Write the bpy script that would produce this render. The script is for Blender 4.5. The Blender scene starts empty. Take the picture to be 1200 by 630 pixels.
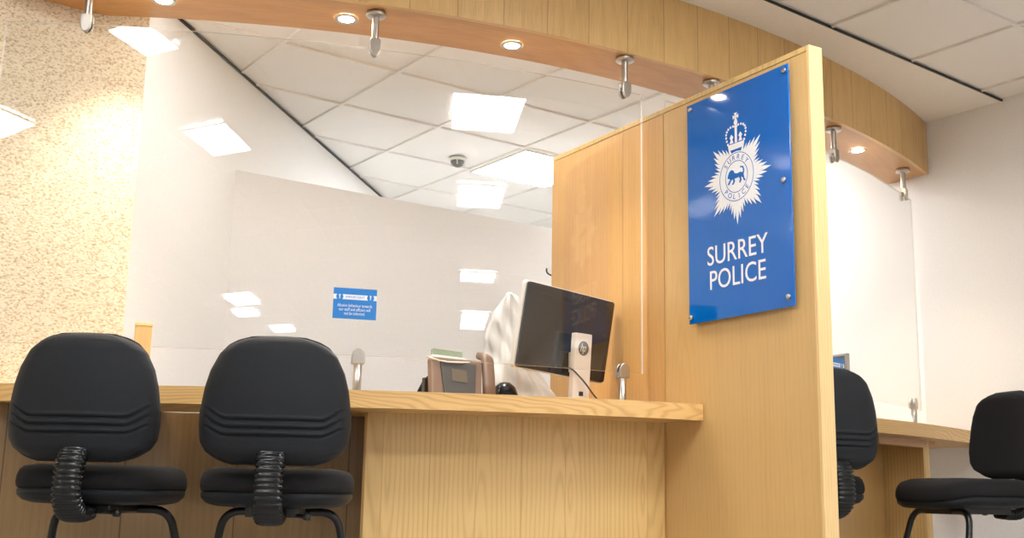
import bpy, math, random
from mathutils import Vector, Matrix
random.seed(7)
PI = math.pi
sc = bpy.context.scene
COL = sc.collection

# ------------------------------------------------------------------ helpers
def V(*a): return Vector(a)

class MB:
    """collects faces (with uv and material index), links as ONE mesh object"""
    def __init__(s): s.v=[]; s.f=[]; s.uv=[]; s.mi=[]; s.sm=[]
    def add(s, pts): b=len(s.v); s.v += [tuple(p) for p in pts]; return b
    def face(s, idx, uv=None, mi=0, smooth=False):
        if uv is None:
            p=[Vector(s.v[i]) for i in idx]
            n=Vector((0,0,0))
            for i in range(len(p)):
                a,b=p[i],p[(i+1)%len(p)]
                n+=Vector(((a.y-b.y)*(a.z+b.z),(a.z-b.z)*(a.x+b.x),(a.x-b.x)*(a.y+b.y)))
            ax=max(range(3),key=lambda k:abs(n[k]))
            if ax==2: uv=[(q.y,q.x) for q in p]
            elif ax==0: uv=[(q.y,q.z) for q in p]
            else: uv=[(q.x,q.z) for q in p]
        s.f.append(tuple(idx)); s.uv.append(uv); s.mi.append(mi); s.sm.append(smooth)
    def box(s, lo, hi, M=None, mi=0, rot=False):
        x0,y0,z0=lo; x1,y1,z1=hi
        L=[V(x0,y0,z0),V(x1,y0,z0),V(x1,y1,z0),V(x0,y1,z0),V(x0,y0,z1),V(x1,y0,z1),V(x1,y1,z1),V(x0,y1,z1)]
        F=[(0,3,2,1),(4,5,6,7),(0,1,5,4),(1,2,6,5),(2,3,7,6),(3,0,4,7)]
        dom=[2,2,1,0,1,0]
        b=s.add([(M@p if M else p) for p in L])
        for f,d in zip(F,dom):
            q=[L[i] for i in f]
            if d==2: uv=[(p.y,p.x) for p in q]
            elif d==0: uv=[(p.y,p.z) for p in q]
            else: uv=[(p.x,p.z) for p in q]
            if rot: uv=[(c,a) for a,c in uv]
            s.face([b+i for i in f],uv,mi)
        return s
    def ribbon(s, A, B, z0, z1, mi=0, vgrain=True):
        """solid between two plan polylines A (front) and B (rear), z0..z1"""
        n=len(A); d=[0.0]
        for i in range(1,n): d.append(d[-1]+math.dist(A[i-1],A[i]))
        w=math.dist(A[0],B[0])
        sw=(lambda u,v:(u,v)) if vgrain else (lambda u,v:(v,u))
        def row(P,z): return s.add([(x,y,z) for x,y in P])
        a0,a1,c0,c1=row(A,z0),row(A,z1),row(B,z0),row(B,z1)          # vertical faces
        ta,tc,ba,bc=row(A,z1),row(B,z1),row(A,z0),row(B,z0)          # top and bottom have their own corners
        for i in range(n-1):
            s.face((a0+i,a0+i+1,a1+i+1,a1+i),[sw(d[i],z0),sw(d[i+1],z0),sw(d[i+1],z1),sw(d[i],z1)],mi,True)
            s.face((c0+i+1,c0+i,c1+i,c1+i+1),[sw(d[i+1],z0),sw(d[i],z0),sw(d[i],z1),sw(d[i+1],z1)],mi,True)
            s.face((ta+i,ta+i+1,tc+i+1,tc+i),[(0,d[i]),(0,d[i+1]),(w,d[i+1]),(w,d[i])],mi)
            s.face((ba+i+1,ba+i,bc+i,bc+i+1),[(0,d[i+1]),(0,d[i]),(w,d[i]),(w,d[i+1])],mi)
        for k in (0,n-1):
            e=s.add([(*A[k],z0),(*A[k],z1),(*B[k],z1),(*B[k],z0)])
            s.face((e,e+1,e+2,e+3) if k==0 else (e+3,e+2,e+1,e),None,mi)
        return s
    def prism(s, poly, z0, z1, M=None, mi=0, smooth=False):
        """poly in local xy, extruded in local z"""
        n=len(poly)
        P=[V(x,y,z0) for x,y in poly]+[V(x,y,z1) for x,y in poly]
        b=s.add([(M@p if M else p) for p in P])
        s.face([b+i for i in range(n)][::-1],[poly[i] for i in range(n)][::-1],mi)
        s.face([b+n+i for i in range(n)],list(poly),mi)
        for i in range(n):
            j=(i+1)%n
            s.face((b+i,b+j,b+n+j,b+n+i),[(0,z0),(.01,z0),(.01,z1),(0,z1)],mi,smooth)
        return s
    def lathe(s, prof, M=None, seg=28, mi=0):
        """prof list (r,z) about local z"""
        rings=[]
        for r,z in prof:
            P=[V(r*math.cos(2*PI*k/seg),r*math.sin(2*PI*k/seg),z) for k in range(seg)] if r>1e-6 else [V(0,0,z)]
            rings.append((s.add([(M@p if M else p) for p in P]),len(P)))
        for (a,na),(b,nb) in zip(rings,rings[1:]):
            for k in range(seg):
                k2=(k+1)%seg
                if na==1 and nb==1: continue
                if na==1: s.face((a,b+k2,b+k),[(0,0)]*3,mi,True)
                elif nb==1: s.face((a+k,a+k2,b),[(0,0)]*3,mi,True)
                else: s.face((a+k,a+k2,b+k2,b+k),[(0,0)]*4,mi,True)
        return s
    def sweep(s, path, prof_fn, closed=False, mi=0, up=V(0,0,1), smooth=True, caps=True):
        """prof_fn(i,t)-> list of (a,b) in frame (side, normal)"""
        n=len(path); path=[Vector(p) for p in path]; rings=[]
        prev=None
        for i,p in enumerate(path):
            if closed: t=(path[(i+1)%n]-path[i-1]).normalized()
            else: t=(path[min(i+1,n-1)]-path[max(i-1,0)]).normalized()
            if prev is None:
                sd=t.cross(up)
                if sd.length<1e-3: sd=t.cross(V(0,1,0))
                sd.normalize()
            else:
                sd=(prev-t*prev.dot(t)).normalized()
            prev=sd; nm=sd.cross(t).normalized()
            pr=prof_fn(i,i/(n-1))
            rings.append(s.add([p+sd*a+nm*b for a,b in pr])); m=len(pr)
        rng=range(n if closed else n-1)
        for i in rng:
            a,b=rings[i],rings[(i+1)%n]
            for k in range(m):
                k2=(k+1)%m
                s.face((a+k,a+k2,b+k2,b+k),[(k/m,i*.02),((k+1)/m,i*.02),((k+1)/m,i*.02+.02),(k/m,i*.02+.02)],mi,smooth)
        if caps and not closed:
            s.face([rings[0]+k for k in range(m)][::-1],[(0,0)]*m,mi); s.face([rings[-1]+k for k in range(m)],[(0,0)]*m,mi)
        return s
    def tube(s, path, r, seg=12, closed=False, mi=0):
        c=[(r*math.cos(2*PI*k/seg),r*math.sin(2*PI*k/seg)) for k in range(seg)]
        return s.sweep(path,lambda i,t:c,closed,mi)
    def build(s, name, mats, parent=None, bevel=0, smooth=False, sub=0):
        me=bpy.data.meshes.new(name); me.from_pydata(s.v,[],s.f)
        if not isinstance(mats,(list,tuple)): mats=[mats]
        for m in mats: me.materials.append(m)
        ul=me.uv_layers.new(name='UVMap')
        for p,uv,mi,sm in zip(me.polygons,s.uv,s.mi,s.sm):
            p.material_index=mi; p.use_smooth=sm or smooth
            for li,c in zip(p.loop_indices,uv): ul.data[li].uv=c
        me.validate(); me.update()
        o=bpy.data.objects.new(name,me); COL.objects.link(o)
        if parent: o.parent=parent
        if bevel:
            b=o.modifiers.new('bevel','BEVEL'); b.width=bevel; b.segments=2; b.limit_method='ANGLE'; b.angle_limit=math.radians(40)
        if sub:
            m=o.modifiers.new('sub','SUBSURF'); m.levels=sub; m.render_levels=sub
        return o

def thing(name,label,cat,loc=(0,0,0),rz=0,group=None):
    o=bpy.data.objects.new(name,None); COL.objects.link(o); o.empty_display_size=.05
    o.location=loc; o.rotation_euler=(0,0,rz); o['label']=label; o['category']=cat
    if group: o['group']=group
    return o
def tag(o,label,cat,group=None):
    o['label']=label; o['category']=cat
    if group: o['group']=group
    return o
def struct(o,label,cat='wall'):
    o['kind']='structure'; o['label']=label; o['category']=cat; return o

def fillet(pts, r, seg=6, closed=False):
    pts=[Vector(p) for p in pts]; n=len(pts); out=[]
    for i,p in enumerate(pts):
        if not closed and (i==0 or i==n-1): out.append(p); continue
        a=(pts[i-1]-p); b=(pts[(i+1)%n]-p); la,lb=a.length,b.length
        a.normalize(); b.normalize()
        rr=r[i] if isinstance(r,(list,tuple)) else r
        d=min(rr,la*.48,lb*.48)
        p0=p+a*d; p2=p+b*d
        for k in range(seg+1):
            t=k/seg; out.append(p0*(1-t)**2+p*2*t*(1-t)+p2*t*t)
    return out

# natural cubic-ish smooth interpolation of plan curves
def lagr(pts,deg=4):
    """least-squares polynomial (deg 4) through plan points -> function y(x)"""
    x0=3.0
    n=deg+1
    A=[[sum((x-x0)**(i+j) for x,_ in pts) for j in range(n)] for i in range(n)]
    B=[sum(y*(x-x0)**i for x,y in pts) for i in range(n)]
    for i in range(n):
        p=max(range(i,n),key=lambda k:abs(A[k][i])); A[i],A[p]=A[p],A[i]; B[i],B[p]=B[p],B[i]
        for k in range(i+1,n):
            f=A[k][i]/A[i][i]; B[k]-=f*B[i]
            for j in range(i,n): A[k][j]-=f*A[i][j]
    c=[0]*n
    for i in reversed(range(n)): c[i]=(B[i]-sum(A[i][j]*c[j] for j in range(i+1,n)))/A[i][i]
    return lambda x: sum(c[i]*(x-x0)**i for i in range(n))
def curve(fn,x0,x1,n=60,off=0):
    out=[]
    for i in range(n+1):
        x=x0+(x1-x0)*i/n; y=fn(x)
        if off:
            s=(fn(x+.001)-fn(x-.001))/.002; l=math.hypot(s,1)
            x,y=x-s/l*off,y+off/l
        out.append((x,y))
    return out

# ------------------------------------------------------------------ materials
def mat(name): 
    m=bpy.data.materials.new(name); m.use_nodes=True; nt=m.node_tree
    return m,nt,nt.nodes['Principled BSDF']
def plain(name,col,rough=.5,metal=0,spec=.5,bump=0,bscale=200,coat=0):
    m,nt,b=mat(name)
    b.inputs['Base Color'].default_value=(*col,1); b.inputs['Roughness'].default_value=rough; b.inputs['Metallic'].default_value=metal
    b.inputs['Specular IOR Level'].default_value=spec; b.inputs['Coat Weight'].default_value=coat
    tc=nt.nodes.new('ShaderNodeTexCoord'); nz=nt.nodes.new('ShaderNodeTexNoise'); nz.inputs['Scale'].default_value=bscale
    nz.inputs['Detail'].default_value=3
    nt.links.new(tc.outputs['Object'],nz.inputs['Vector'])
    # faint tonal variation keeps every surface procedural
    mx=nt.nodes.new('ShaderNodeMix'); mx.data_type='RGBA'; mx.inputs['A'].default_value=(*[c*.94 for c in col],1); mx.inputs['B'].default_value=(*[min(1,c*1.05) for c in col],1)
    nt.links.new(nz.outputs['Fac'],mx.inputs['Factor']); nt.links.new(mx.outputs['Result'],b.inputs['Base Color'])
    if bump:
        bp=nt.nodes.new('ShaderNodeBump'); bp.inputs['Strength'].default_value=bump; bp.inputs['Distance'].default_value=.002
        nt.links.new(nz.outputs['Fac'],bp.inputs['Height']); nt.links.new(bp.outputs['Normal'],b.inputs['Normal'])
    return m
def emis(name,col,st):
    m,nt,b=mat(name); b.inputs['Base Color'].default_value=(*col,1); b.inputs['Emission Color'].default_value=(*col,1); b.inputs['Emission Strength'].default_value=st
    return m
def oak(name,c1,c2,leaf=.18,seam=.35,rings=150,rough=.38,contrast=1.0,fine=1.0,seed=0.):
    m,nt,b=mat(name); N=nt.nodes; L=nt.links
    def math_(op,a,b_=None,c=None):
        n=N.new('ShaderNodeMath'); n.operation=op
        for i,v in enumerate((a,b_,c)):
            if v is None: continue
            if isinstance(v,(int,float)): n.inputs[i].default_value=v
            else: L.new(v,n.inputs[i])
        return n.outputs[0]
    uv=N.new('ShaderNodeTexCoord'); sp=N.new('ShaderNodeSeparateXYZ'); L.new(uv.outputs['UV'],sp.inputs[0])
    u,v=sp.outputs[0],sp.outputs[1]
    u=math_('ADD',u,20+seed)
    k=math_('FLOOR',math_('DIVIDE',u,leaf))
    # per leaf random shift
    wn=N.new('ShaderNodeTexWhiteNoise'); wn.noise_dimensions='1D'; L.new(math_('FLOOR',math_('DIVIDE',k,2.)),wn.inputs['W'])
    rnd=wn.outputs['Value']
    s=math_('SUBTRACT',math_('PINGPONG',u,leaf),leaf*.12)
    cmb=N.new('ShaderNodeCombineXYZ'); L.new(math_('MULTIPLY',s,6.),cmb.inputs[0]); L.new(math_('MULTIPLY',v,1.3),cmb.inputs[1]); L.new(math_('MULTIPLY',rnd,40.),cmb.inputs[2])
    nz=N.new('ShaderNodeTexNoise'); nz.inputs['Scale'].default_value=1.; nz.inputs['Detail'].default_value=3.; L.new(cmb.outputs[0],nz.inputs['Vector'])
    vv=math_('MULTIPLY',math_('ADD',math_('SUBTRACT',v,math_('MULTIPLY',rnd,1.5)),math_('MULTIPLY',math_('SUBTRACT',nz.outputs['Fac'],.5),1.1)),.085)
    rad=math_('SQRT',math_('ADD',math_('MULTIPLY',s,s),math_('MULTIPLY',vv,vv)))
    rad=math_('ADD',rad,math_('MULTIPLY',nz.outputs['Fac'],.03))
    ring=math_('SINE',math_('MULTIPLY',rad,rings*2*PI/2))
    ring=math_('POWER',math_('MULTIPLY_ADD',ring,.5,.5),2.2)
    c2n=N.new('ShaderNodeCombineXYZ'); L.new(math_('MULTIPLY',u,420.),c2n.inputs[0]); L.new(math_('MULTIPLY',v,9.),c2n.inputs[1])
    fn=N.new('ShaderNodeTexNoise'); fn.inputs['Scale'].default_value=1.; fn.inputs['Detail'].default_value=2.; L.new(c2n.outputs[0],fn.inputs['Vector'])
    c3n=N.new('ShaderNodeCombineXYZ'); L.new(math_('MULTIPLY',u,25.),c3n.inputs[0]); L.new(math_('MULTIPLY',v,.9),c3n.inputs[1])
    bn=N.new('ShaderNodeTexNoise'); bn.inputs['Scale'].default_value=1.; L.new(c3n.outputs[0],bn.inputs['Vector'])
    f=math_('ADD',math_('MULTIPLY',ring,.42*contrast),math_('MULTIPLY',math_('SUBTRACT',fn.outputs['Fac'],.35),1.0*fine))
    f=math_('ADD',f,math_('MULTIPLY',math_('SUBTRACT',bn.outputs['Fac'],.5),.6))
    f=math_('ADD',f,math_('MULTIPLY',math_('SUBTRACT',rnd,.5),.35))
    # seam
    e=math_('ABSOLUTE',math_('SUBTRACT',math_('FRACT',math_('DIVIDE',u,leaf)),.5))
    sm=math_('MULTIPLY',math_('GREATER_THAN',e,.5-.0022/leaf),seam)
    mx=N.new('ShaderNodeMix'); mx.data_type='RGBA'; mx.inputs['A'].default_value=(*c1,1); mx.inputs['B'].default_value=(*c2,1); mx.clamp_factor=True
    L.new(f,mx.inputs['Factor'])
    m2=N.new('ShaderNodeMix'); m2.data_type='RGBA'; m2.inputs['B'].default_value=(c2[0]*.45,c2[1]*.38,c2[2]*.3,1)
    L.new(sm,m2.inputs['Factor']); L.new(mx.outputs['Result'],m2.inputs['A']); L.new(m2.outputs['Result'],b.inputs['Base Color'])
    b.inputs['Roughness'].default_value=rough
    bp=N.new('ShaderNodeBump'); bp.inputs['Strength'].default_value=.12; bp.inputs['Distance'].default_value=.001
    L.new(fn.outputs['Fac'],bp.inputs['Height']); L.new(bp.outputs['Normal'],b.inputs['Normal'])
    return m

OAK   = oak('oak_veneer',(.70,.475,.195),(.52,.325,.115),leaf=.17,seam=.25,fine=.7,rings=110,contrast=1.25)
OAKF  = oak('oak_fascia',(.70,.455,.185),(.44,.25,.085),leaf=.19,seam=.5,rings=60,contrast=.35,fine=1.3)
OAKD  = oak('oak_divider',(.64,.41,.165),(.50,.295,.10),leaf=.8,seam=0,rings=90,contrast=.45,fine=1.1)
OAKE  = oak('oak_lipping',(.80,.56,.27),(.60,.38,.15),leaf=.3,seam=0,rings=170,contrast=.8)
OAKW  = oak('oak_worktop_edge',(.74,.47,.185),(.50,.275,.085),leaf=.11,seam=0,rings=230,contrast=1.3,fine=.5)
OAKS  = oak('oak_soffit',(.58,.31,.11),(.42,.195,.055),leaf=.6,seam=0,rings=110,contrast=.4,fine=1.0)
WHITE = plain('white_painted_plaster',(.86,.84,.815),.8,bump=.12,bscale=90)
WHITE2= plain('rear_wall_paint',(.82,.80,.79),.75,bump=.08,bscale=90)
CEILW = plain('ceiling_margin_paint',(.88,.84,.78),.85,bump=.1,bscale=60)
TILE  = plain('ceiling_tile_mineral',(.89,.865,.83),.9,bump=.5,bscale=260)
BAR   = plain('ceiling_grid_white_metal',(.86,.83,.79),.5)
BLACKT= plain('black_shadow_trim',(.012,.012,.012),.5)
CHROME= plain('brushed_steel',(.50,.47,.43),.33,metal=1.,bump=.05,bscale=400)
BLUE  = plain('sign_blue_acrylic',(.0,.125,.50),.06,spec=.5)
SIGNW = plain('sign_white_vinyl',(.86,.88,.9),.35)
NOTB  = plain('notice_blue_paper',(.01,.20,.60),.45)
NOTW  = plain('notice_white_ink',(.85,.87,.9),.5)
PLAST = plain('black_moulded_plastic',(.008,.010,.0135),.48,spec=.28,bump=.9,bscale=700)
FABR  = plain('black_weave_fabric',(.013,.0125,.0135),.9,bump=1.,bscale=650,spec=.25)
RUBB  = plain('black_ribbed_rubber',(.007,.008,.009),.22,spec=.4)
TUBE  = plain('black_powder_coat',(.006,.006,.007),.35)
MONB  = plain('monitor_black_back',(.018,.018,.02),.10,spec=.7)
SILV  = plain('silver_plastic',(.62,.60,.57),.35)
NECK  = plain('pale_silver_stand',(.74,.66,.58),.4)
LOGO  = plain('dark_logo',(.10,.085,.06),.3)
PHB   = plain('phone_taupe_plastic',(.17,.11,.078),.42)
PHD   = plain('phone_dark_underside',(.05,.048,.047),.5)
PHL   = plain('phone_label',(.10,.075,.05),.6)
PHG   = plain('phone_display_glass',(.20,.24,.17),.15)
CLOTH = plain('white_crumpled_cotton',(.56,.555,.56),.85,bump=.4,bscale=60)
GREYP = plain('grey_plastic',(.33,.33,.32),.45)
CARP  = plain('beige_carpet',(.40,.37,.34),.8,bump=.5,bscale=500)
CABLE = plain('grey_cable_rubber',(.05,.05,.05),.5)

# stone / pebble-dash wall
def stone():
    m,nt,b=mat('pebble_dash_stone'); N=nt.nodes; L=nt.links
    tc=N.new('ShaderNodeTexCoord')
    mp=N.new('ShaderNodeMapping'); mp.inputs['Rotation'].default_value=(0,.5,0); mp.inputs['Scale'].default_value=(1.,1.,1.7); L.new(tc.outputs['Object'],mp.inputs[0])
    n1=N.new('ShaderNodeTexNoise'); n1.inputs['Scale'].default_value=105; n1.inputs['Detail'].default_value=2.5; n1.inputs['Roughness'].default_value=.55; L.new(mp.outputs[0],n1.inputs['Vector'])
    n2=N.new('ShaderNodeTexNoise'); n2.inputs['Scale'].default_value=7; n2.inputs['Detail'].default_value=3; L.new(tc.outputs['Object'],n2.inputs['Vector'])
    r=N.new('ShaderNodeValToRGB'); e=r.color_ramp.elements
    e[0].position=.33; e[0].color=(.50,.37,.23,1); e[1].position=.50; e[1].color=(.82,.71,.54,1)
    x=e.new(.42); x.color=(.70,.56,.39,1); y=e.new(.68); y.color=(.88,.80,.66,1)
    L.new(n1.outputs['Fac'],r.inputs[0])
    mx=N.new('ShaderNodeMix'); mx.data_type='RGBA'; mx.blend_type='MULTIPLY'; mx.inputs['B'].default_value=(.9,.86,.80,1)
    L.new(n2.outputs['Fac'],mx.inputs['Factor']); L.new(r.outputs[0],mx.inputs['A']); L.new(mx.outputs['Result'],b.inputs['Base Color'])
    b.inputs['Roughness'].default_value=.9
    bp=N.new('ShaderNodeBump'); bp.inputs['Strength'].default_value=.6; bp.inputs['Distance'].default_value=.003
    L.new(n1.outputs['Fac'],bp.inputs['Height']); L.new(bp.outputs['Normal'],b.inputs['Normal'])
    return m
STONE=stone()

def glass():
    m,nt,b=mat('clear_screen_glass'); N=nt.nodes; L=nt.links; N.remove(b)
    out=N['Material Output']
    lw=N.new('ShaderNodeLayerWeight'); lw.inputs[0].default_value=.5
    p=N.new('ShaderNodeMath'); p.operation='POWER'; p.inputs[1].default_value=5.; L.new(lw.outputs['Facing'],p.inputs[0])
    q=N.new('ShaderNodeMath'); q.operation='MULTIPLY_ADD'; q.inputs[1].default_value=.96; q.inputs[2].default_value=.04; L.new(p.outputs[0],q.inputs[0])
    t=N.new('ShaderNodeBsdfTransparent'); t.inputs[0].default_value=(.985,.99,.985,1)
    g=N.new('ShaderNodeBsdfGlossy'); g.inputs['Roughness'].default_value=0.
    mx=N.new('ShaderNodeMixShader'); L.new(q.outputs[0],mx.inputs[0]); L.new(t.outputs[0],mx.inputs[1]); L.new(g.outputs[0],mx.inputs[2]); L.new(mx.outputs[0],out.inputs[0])
    return m
GLASS=glass()
def edge():
    m,nt,b=mat('rim_lit_glass_edge'); b.inputs['Base Color'].default_value=(.86,.84,.80,1); b.inputs['Roughness'].default_value=.2  # whitish colour stands for light caught along the glass rim
    b.inputs['Transmission Weight'].default_value=.0; b.inputs['Alpha'].default_value=.85
    return m
EDGE=edge()
PANEL = emis('panel_light_diffuser',(.97,.985,1.),14.)
PANELR= emis('rear_panel_light_diffuser',(.97,.985,1.),15.)
PANEL_FILL= emis('fill_panel_diffuser',(.97,.985,1.),5.)  # weaker emission for the added, unseen fill panels
LAMP  = emis('downlight_lamp',(1.,.90,.72),40.)

# ------------------------------------------------------------------ dimensions (metres, x along the back wall, y towards it)
ZC=.43; CEIL=ZC+2.085; HB=2.211; WT=.76; WB=.70
XR=5.41
out_pts=[(.55,4.25),(1.0,3.94),(1.35,3.745),(1.823,3.533),(2.397,3.385),(2.685,3.329),(2.96,3.285),(3.352,3.284),(3.764,3.30),(4.15,3.322),(4.6,3.37),(4.98,3.467),(5.433,3.62)]
in_pts=[(1.1,4.266),(1.219,4.182),(1.575,3.985),(1.97,3.826),(2.576,3.654),(3.105,3.572),(3.458,3.557),(4.606,3.693),(5.04,3.771),(5.44,3.9)]
gl_pts=[(.72,4.19),(1.04,4.0),(1.295,3.862),(1.49,3.761),(1.672,3.683),(1.876,3.588),(1.9,3.60),(2.43,3.447),(2.736,3.374),(2.94,3.35),(3.107,3.33),(3.42,3.33),(4.345,3.41),(4.767,3.49),(5.2,3.63)]
ct_pts=[(.816,4.156),(1.285,3.80),(1.844,3.44),(1.969,3.365),(2.471,3.15),(2.864,3.035),(2.995,3.0),(4.138,3.01),(4.28,3.02),(4.93,3.147),(5.41,3.31)]
fo,fi,fg,fc=lagr(out_pts),lagr(in_pts),lagr(gl_pts,3),lagr(ct_pts)
# divider frame : origin at its front edge, +s towards the rear
DP=V(2.97,2.42,0); DV=V(.0851,.9964,0).normalized(); DN=V(DV.y,-DV.x,0)      # DN points to +x
def div(s,x,z): return DP+DV*s+DN*x+V(0,0,z)

# ------------------------------------------------------------------ the setting
def wall(name,a,b,z0,z1,th,m,label,cat='wall'):
    a=V(*a);b=V(*b);d=(b-a).normalized();n=V(-d.y,d.x)
    mb=MB(); A=[(a.x,a.y),(b.x,b.y)]; B=[(a.x+n.x*th,a.y+n.y*th),(b.x+n.x*th,b.y+n.y*th)]
    mb.ribbon(A,B,z0,z1)
    return struct(mb.build(name,m),label,cat)
mb=MB(); mb.box((-6,-9.6,-.1),(9,11,0)); struct(mb.build('floor',CARP),'beige carpet floor of the reception','floor')
mb=MB(); mb.box((-6,-9.6,CEIL+.012),(9,11,CEIL+.1)); struct(mb.build('ceiling',TILE),'white mineral tile suspended ceiling','ceiling')
# grid bars
def bars(name,x0,x1,y0,y1,xs,ys,clip,label):
    mb=MB()
    for x in xs:
        a,b=clip('x',x,y0,y1)
        if b>a: mb.box((x-.008,a,CEIL-.001),(x+.008,b,CEIL+.0125))
    for y in ys:
        a,b=clip('y',y,x0,x1)
        if b>a: mb.box((a,y-.008,CEIL-.0005),(b,y+.008,CEIL+.0125))
    return struct(mb.build(name,BAR),label,'ceiling grid')
G=.632
def frontline(x): return 3.066+(x-3.503)*.044
def clipf(k,c,a,b): return (a,min(b,frontline(c))) if k=='x' else (a,b)
bars('trim_ceiling_grid_front',-6,XR,-9.5,3.2,[2.04+G*i for i in range(-12,6)],[2.56-G*i for i in range(0,19)],clipf,'thin white grid bars of the front ceiling')
LA=V(1.548,4.824); LD=V(2.238,2.173).normalized()
def clipr(k,c,a,b):
    if k=='x': # y below the diagonal
        t=(c-LA.x)/LD.x; return (a,min(b,LA.y+LD.y*t))
    t=(c-LA.y)/LD.y; return (max(a,LA.x+LD.x*t),b)
bars('trim_ceiling_grid_rear',1.2,XR+3.4,3.6,10.9,[2.04+G*i for i in range(-1,11)],[4.18+.623*i for i in range(0,11)],clipr,'thin white grid bars of the rear ceiling')
# plain margin between tile field and bulkhead
A=[(x,frontline(x)) for x in (-6,XR)]
mb=MB(); n=40
P0=[(-6+(XR+6)*i/n, frontline(-6+(XR+6)*i/n)) for i in range(n+1)]
P1=[(x, (fo(x)+.04) if x>.6 else 4.3) for x,_ in P0]
mb.ribbon(P0,P1,CEIL-.002,CEIL+.012); struct(mb.build('trim_ceiling_margin',CEILW),'plain painted ceiling margin in front of the bulkhead','ceiling margin')
mb=MB(); mb.ribbon([(x,y-.012) for x,y in P0],[(x,y-.002) for x,y in P0],CEIL-.003,CEIL+.005); struct(mb.build('trim_1',BLACKT),'black shadow gap line along the front ceiling','trim')
e=LA+LD*5.5; s0=LA-LD*.46
nn=V(-LD.y,LD.x)
mb=MB(); mb.ribbon([(s0.x,s0.y),(e.x,e.y)],[(s0.x+nn.x*.013,s0.y+nn.y*.013),(e.x+nn.x*.013,e.y+nn.y*.013)],CEIL-.003,CEIL+.005); struct(mb.build('trim_2',BLACKT),'black shadow gap line along the diagonal wall','trim')
s1=s0+nn*.013; e1=e+nn*.013
wall('wall_diagonal',(s1.x,s1.y),(e1.x,e1.y),0,CEIL+.02,.1,WHITE,'white diagonal wall behind the counter')
wall('wall_rear',(1.96,5.331),(8.9,5.331),0,2.008,.1,WHITE2,'low white partition wall behind the counter')
wall('wall_right',(XR,11),(XR,-9.5),0,CEIL+.02,-.12,WHITE,'white wall at the right end of the counter') if False else None
mb=MB(); mb.box((XR,-9.6,0),(XR+.12,5.33,CEIL+.02)); struct(mb.build('wall_right',WHITE),'white wall at the right end of the counter','wall')
mb=MB(); mb.box((-6,-9.6,0),(XR+.12,-9.5,CEIL+.02)); struct(mb.build('wall_front',WHITE),'white wall of the public waiting area','wall')
mb=MB(); mb.box((-6.1,-9.6,0),(-6,4.4,CEIL+.02)); struct(mb.build('wall_left',WHITE),'white side wall of the waiting area','wall')
mb=MB(); mb.box((1.5,10.9,0),(9,11,CEIL+.02)); struct(mb.build('wall_far',WHITE),'white far wall beyond the partition','wall')
mb=MB(); mb.box((8.9,5.4,0),(9,11,CEIL+.02)); struct(mb.build('wall_far_side',WHITE),'white side wall beyond the partition','wall')
mb=MB(); mb.box((-6,4.28,0),(1.25,4.44,CEIL+.02)); struct(mb.build('wall_stone',STONE),'cream pebble-dash stone wall at the left of the counter','stone wall')

# ------------------------------------------------------------------ oak bulkhead over the counter
bk=thing('bulkhead','curved oak bulkhead hanging from the ceiling above the glass screens','bulkhead',(3,3.4,HB))
def loc(mb,o):
    ox,oy,oz=o.location; mb.v=[(x-ox,y-oy,z-oz) for x,y,z in mb.v]; return mb
XO=.53
A=curve(fo,XO,XR-.003,70); B=curve(fo,XO,XR-.003,70,.022)
loc(MB().ribbon(A,B,HB,CEIL-.002),bk).build('fascia',OAKF,bk)
# soffit board between the two curves, cut by the stone wall
n=80; F=curve(fo,XO+.01,XR-.003,n,.022); R=[]
xi0=1.09
for i in range(n+1):
    x=.60+(XR-.003-.60)*i/n; R.append((x,min(fi(x) if x>1.0 else 9,4.278)))
F=[(x,min(y,4.27)) for x,y in F]
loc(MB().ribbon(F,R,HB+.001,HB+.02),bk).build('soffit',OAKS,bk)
Ri=[p for p in R if p[0]>1.08]; Rf=[(x,y-.02) for x,y in Ri]
loc(MB().ribbon(Rf,Ri,HB+.02,CEIL-.002),bk).build('rear_fascia',OAKF,bk)

# downlights
for i,(x,y,l) in enumerate([(1.211,3.991,'recessed downlight in the soffit, nearest the stone wall'),(1.834,3.72,'recessed downlight beside the second screen clamp from the left'),(2.492,3.537,'recessed downlight midway between two clamps, left of the divider'),(4.737,3.567,'recessed downlight at the right of the oak divider')]):
    t=thing('downlight',l,'downlight',(x,y,HB),0,'downlights in the bulkhead soffit')
    MB().lathe([(.030,-.001),(.030,-.004),(.042,-.005),(.046,-.003),(.046,.0)]).build('bezel',CHROME,t)
    MB().lathe([(0,-.0035),(.030,-.003),(.030,.0)]).build('lamp',LAMP,t)
    ld=bpy.data.lights.new('downlight_beam','SPOT'); ld.energy=20 if i else 22; ld.spot_size=math.radians(100); ld.spot_blend=.9; ld.color=(1,.90,.75); ld.shadow_soft_size=.03
    lo=bpy.data.objects.new('downlight_beam',ld); COL.objects.link(lo); lo.parent=t; lo.location=(0,0,-.02)

# ------------------------------------------------------------------ glass screens
GT,GB=2.065,.897
def pane(name,x0,x1,label):
    th=.010
    A=curve(fg,x0,x1,60); B=curve(fg,x0,x1,60,th)
    mb=MB(); mb.ribbon(A,B,GB,GT)
    n=60
    for k in range(len(mb.f)):
        if k>=4*n or k%4>=2: mb.mi[k]=1
    o=mb.build(name,[GLASS,EDGE]); return tag(o,label,'glass screen')
pane('glass_screen',.715,3.025,'large curved clear glass screen on the counter left of the divider')
pane('glass_screen',3.15,5.34,'curved clear glass screen on the counter right of the divider')

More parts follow.
